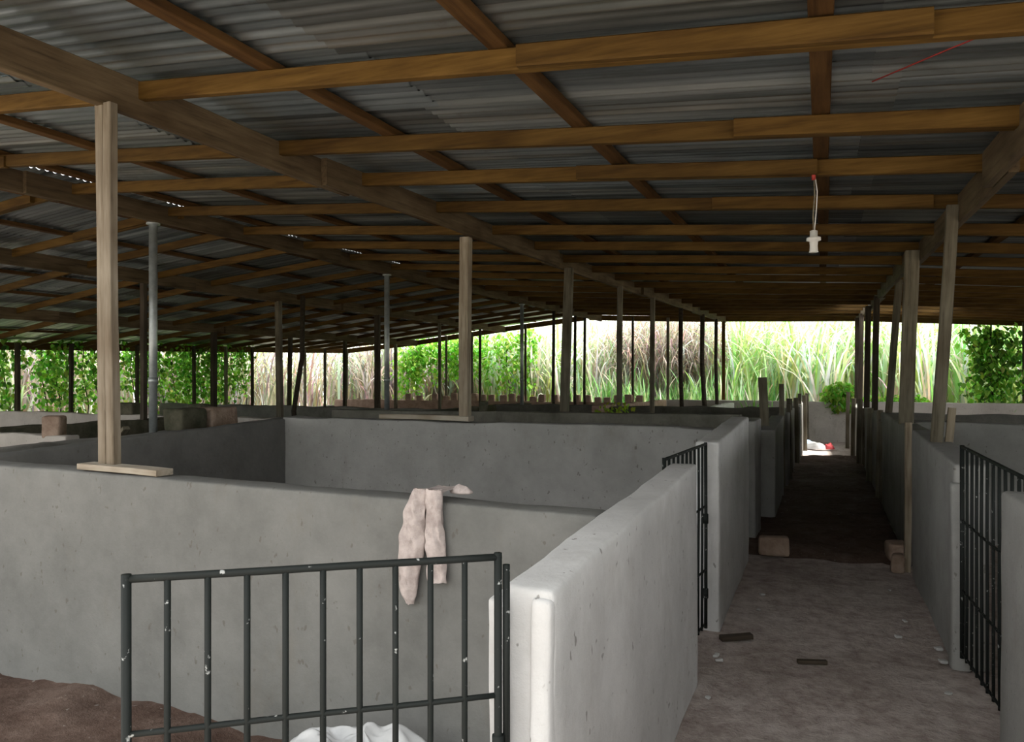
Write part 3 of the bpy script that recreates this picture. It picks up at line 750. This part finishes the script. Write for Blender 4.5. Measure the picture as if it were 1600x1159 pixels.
# a bank of bushes that closes the view
def leaf_cloud(name, pts, size, palette, label, cat, seed, group=None, parent=None, flat=.5, kind=None):
    rnd = random.Random(seed); V = []; Fc = []; Cc = []
    for p in pts:
        s = size * rnd.uniform(.6, 1.3); col = tuple(c * rnd.uniform(.7, 1.25) for c in rnd.choice(palette))
        R = Matrix.Rotation(rnd.uniform(0, 6.28), 3, 'Z') @ Matrix.Rotation(rnd.uniform(.4, 1.5), 3, 'X') @ Matrix.Rotation(rnd.uniform(-.5, .5), 3, 'Y')
        b = len(V)
        for (a, c, z) in ((0, 0, 0), (-.42, .35, .05), (-.30, .75, .02), (0, 1.1, -.10), (.30, .75, .02), (.42, .35, .05), (0, .5, -.04)):
            V.append(Vector(p) + R @ Vector((a * s, -c * s, z * s))); Cc.append(col)
        Fc += [(b, b + 6, b + 1), (b + 1, b + 6, b + 2), (b + 2, b + 6, b + 3), (b + 3, b + 6, b + 4), (b + 4, b + 6, b + 5), (b + 5, b + 6, b)]
    o = link(name, V, Fc, M['leaf'], parent, False, Cc)
    return tag(o, label, cat, group, kind)
LEAF = [(.26, .56, .06), (.38, .68, .11), (.18, .46, .05), (.50, .76, .20)]
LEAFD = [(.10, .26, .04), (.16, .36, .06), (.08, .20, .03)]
def curtain(n, c, ext, z0, z1, seed, hollow=.0):
    rnd = random.Random(seed); out = []; strands = max(5, int(n / 45))
    for s in range(strands):
        x = c[0] + rnd.uniform(-1, 1) * ext[0]; y = c[1] + rnd.uniform(-1, 1) * ext[1]
        zt = z1 + rnd.uniform(-.1, .25); L = (z1 - z0) * (rnd.uniform(.35, 1.05) if rnd.random() < .6 else rnd.uniform(.8, 1.05))
        for k in range(int(n / strands)):
            t = rnd.random(); sw = .10 * math.sin(t * 5 + s)
            out.append((x + sw + rnd.gauss(0, .10), y + rnd.gauss(0, .12), zt - t * L))
    return out
GV = 'vines hanging along the left eave'
for i, (y, hw, z0, n) in enumerate([(8.4, .5, .6, 700), (9.7, .55, .5, 800), (11.2, .45, .5, 620), (12.15, .40, .7, 520), (13.4, .35, .6, 480), (14.4, .6, .5, 900), (15.7, .6, .5, 900), (16.7, .35, 1.1, 360)]):
    xx = -15.65; zt = S(-15.4, y) + .1
    root = empty('hanging_vine', (xx, y, 0)); tag(root, 'leafy green vine hanging from the left eave, %s from the front' % ORD[i], 'vine', GV)
    lv = curtain(int(n * 1.9), (0, 0), (.35, hw), z0, zt, 20 + i)
    leaf_cloud('foliage', lv, .098, LEAF + LEAFD[:1], None, None, 40 + i, parent=root)
    for k in range(3):
        yy = (k - 1) * hw * .7; tube('stem', [(0, yy, -.05), (.05, yy + .06, 1), (-.03, yy - .05, 1.8), (0, yy, zt)], .012, M['dark_post'], root, 6)
GW = 'vines hanging at the far end'
for i, (xx, hw, z0, z1, n) in enumerate([(-13.6, .5, .8, 2.7, 520), (-12.6, .8, 1.3, 2.9, 900), (-11.2, .7, 1.5, 3.0, 700), (-9.7, .5, 1.0, 3.1, 420), (-8.9, .35, .8, 3.2, 260)]):
    root = empty('hanging_vine', (xx, 22.7, 0)); tag(root, 'green vine hanging at the far end, %s from the far left corner' % ORD[i], 'vine', GW)
    leaf_cloud('foliage', curtain(int(n * 1.6), (0, 0), (hw, .3), z0, z1, 60 + i), .12, LEAF, None, None, 70 + i, parent=root)
    tube('stem', [(0, 0, -.05), (.06, .02, 1.2), (-.04, 0, 2.2), (0, 0, z1)], .014, M['dark_post'], root, 6)
# right hand vine column and bush
root = empty('climbing_vine', (3.75, 20.95, 0)); tag(root, 'dense green vine climbing the post at the far right', 'vine')
leaf_cloud('foliage', curtain(1500, (0, 0), (.42, .3), .3, 2.72, 81), .13, LEAF + LEAFD, None, None, 82, parent=root)
tube('stem', [(0, 0, 0), (.05, 0, 1), (-.04, 0, 2), (0, 0, 2.9)], .02, M['dark_post'], root, 6)
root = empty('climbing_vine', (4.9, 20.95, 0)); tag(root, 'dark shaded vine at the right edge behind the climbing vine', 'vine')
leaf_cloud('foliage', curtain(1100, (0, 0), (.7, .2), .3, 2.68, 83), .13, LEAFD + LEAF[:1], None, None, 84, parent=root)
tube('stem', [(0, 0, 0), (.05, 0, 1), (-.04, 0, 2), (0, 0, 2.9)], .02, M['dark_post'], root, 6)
def ball(c, r, n, seed):
    rnd = random.Random(seed); out = []
    for _ in range(n):
        v = Vector((rnd.gauss(0, 1), rnd.gauss(0, 1), rnd.gauss(0, 1))).normalized() * (rnd.random() ** .4)
        out.append((c[0] + v.x * r[0], c[1] + v.y * r[1], c[2] + v.z * r[2]))
    return out
def bush(label, loc, r, n, size, pal, seed, zc):
    root = empty('leafy_bush', loc); tag(root, label, 'bush')
    leaf_cloud('foliage', ball((0, 0, zc), r, n, seed), size, pal, None, None, seed + 1, parent=root)
    for k in range(4):
        a = k * 1.6; tube('stem', [(0, 0, 0), (math.cos(a) * r[0] * .3, math.sin(a) * r[1] * .3, zc * .6), (math.cos(a) * r[0] * .55, math.sin(a) * r[1] * .55, zc)], .012, M['dark_post'], root, 6)
bush('bright green bush spilling over the far aisle wall', (.42, 20.62, 0), (.48, .46, .42), 1000, .12, LEAF, 91, 1.14)
bush('low green bush outside the far wall right of the right posts', (2.0, 20.95, -.02), (.5, .25, .22), 300, .11, LEAF, 93, 1.05)
bush('small green bush just outside the far wall behind the leaning post', (1.3, 20.95, -.02), (.3, .22, .2), 160, .11, LEAF, 95, 1.05)
bush('small yellow green weed growing among the far pens', (-2.9, 11.0, 0), (.42, .2, .26), 170, .075, [(.36, .52, .05), (.46, .6, .08)], 97, 1.02)
grass('wall_weed', 70, (-1.6, -1.2, 19.4, 19.7), (.9, 1.5), [(.18, .42, .08), (.26, .52, .12)], 'tuft of bright green grass inside the far wall', 98, cat='grass', kind='thing', droop=(.1, .6))
def blocker(label, x0, x1, y0, y1, h, seed):
    V, Fc = rough_box((x1 - x0, y1 - y0, h), .3, .6, .35, seed, .9, None, True, (x0, y0, 0))
    V = [v + Vector((x0, y0, -.06)) for v in V]
    o = link('blocker', V, Fc, M['blocker'], None, True); return tag(o, label, 'blocker')
blocker('unseen added hedge behind the viewer facing the open front of the shed', -20, 16, -14, -12, 4.0, 3)  # added out of view to cut low light entering the open front
rb = random.Random(77)
GBK = 'bushes on the bank behind the shed'
for i, xx in enumerate([-24, -19, -14, -9.5, -5, 0, 5, 10]):
    yy = 30 + rb.uniform(-1, 1) if xx > -16 else 26 + (xx + 24) * .3
    root = empty('bank_bush', (xx, yy, 0)); tag(root, 'pale green bush on the bank behind the shed, %s from the left' % ORD[i], 'bush', GBK)
    leaf_cloud('foliage', ball((0, 0, 1.6), (2.8, 1.4, 2.4 + rb.random()), 900, 100 + i), .26, [(.56, .68, .38), (.72, .76, .6), (.46, .60, .28), (.80, .82, .72)], None, None, 120 + i, parent=root)
    tube('stem', [(0, 0, -.1), (.1, 0, 1), (0, .1, 2.2)], .06, M['dark_post'], root, 6)

# ------------------------------------------------------------------ light, camera
w = bpy.data.worlds.new('overcast'); SC.world = w; w.use_nodes = True
bg = w.node_tree.nodes['Background']; bg.inputs['Color'].default_value = (1.0, 1.0, .99, 1); bg.inputs['Strength'].default_value = 1.75
sun = bpy.data.lights.new('sun', 'SUN'); sun.energy = 8.5; sun.angle = math.radians(8); sun.color = (1, .96, .88)
so = bpy.data.objects.new('sun', sun); COL.objects.link(so)
so.rotation_euler = Vector((.5, .12, 1.0)).to_track_quat('Z', 'Y').to_euler()

cam = bpy.data.cameras.new('camera'); cam.sensor_width = 36; cam.lens = 36 * 1155 / 1600
cam.shift_y = 12.5 / 1600; cam.clip_end = 300
co = bpy.data.objects.new('camera', cam); COL.objects.link(co)
co.location = (0, 0, 1.6); co.rotation_euler = (math.radians(90), 0, math.radians(22.8))
SC.camera = co
SC.view_settings.view_transform = 'Standard'; SC.view_settings.look = 'None'
SC.view_settings.gamma = 1; SC.view_settings.use_curve_mapping = False
SC.view_settings.exposure = .92
SC.cycles.use_denoising = True
SC.cycles.max_bounces = 10; SC.cycles.diffuse_bounces = 6
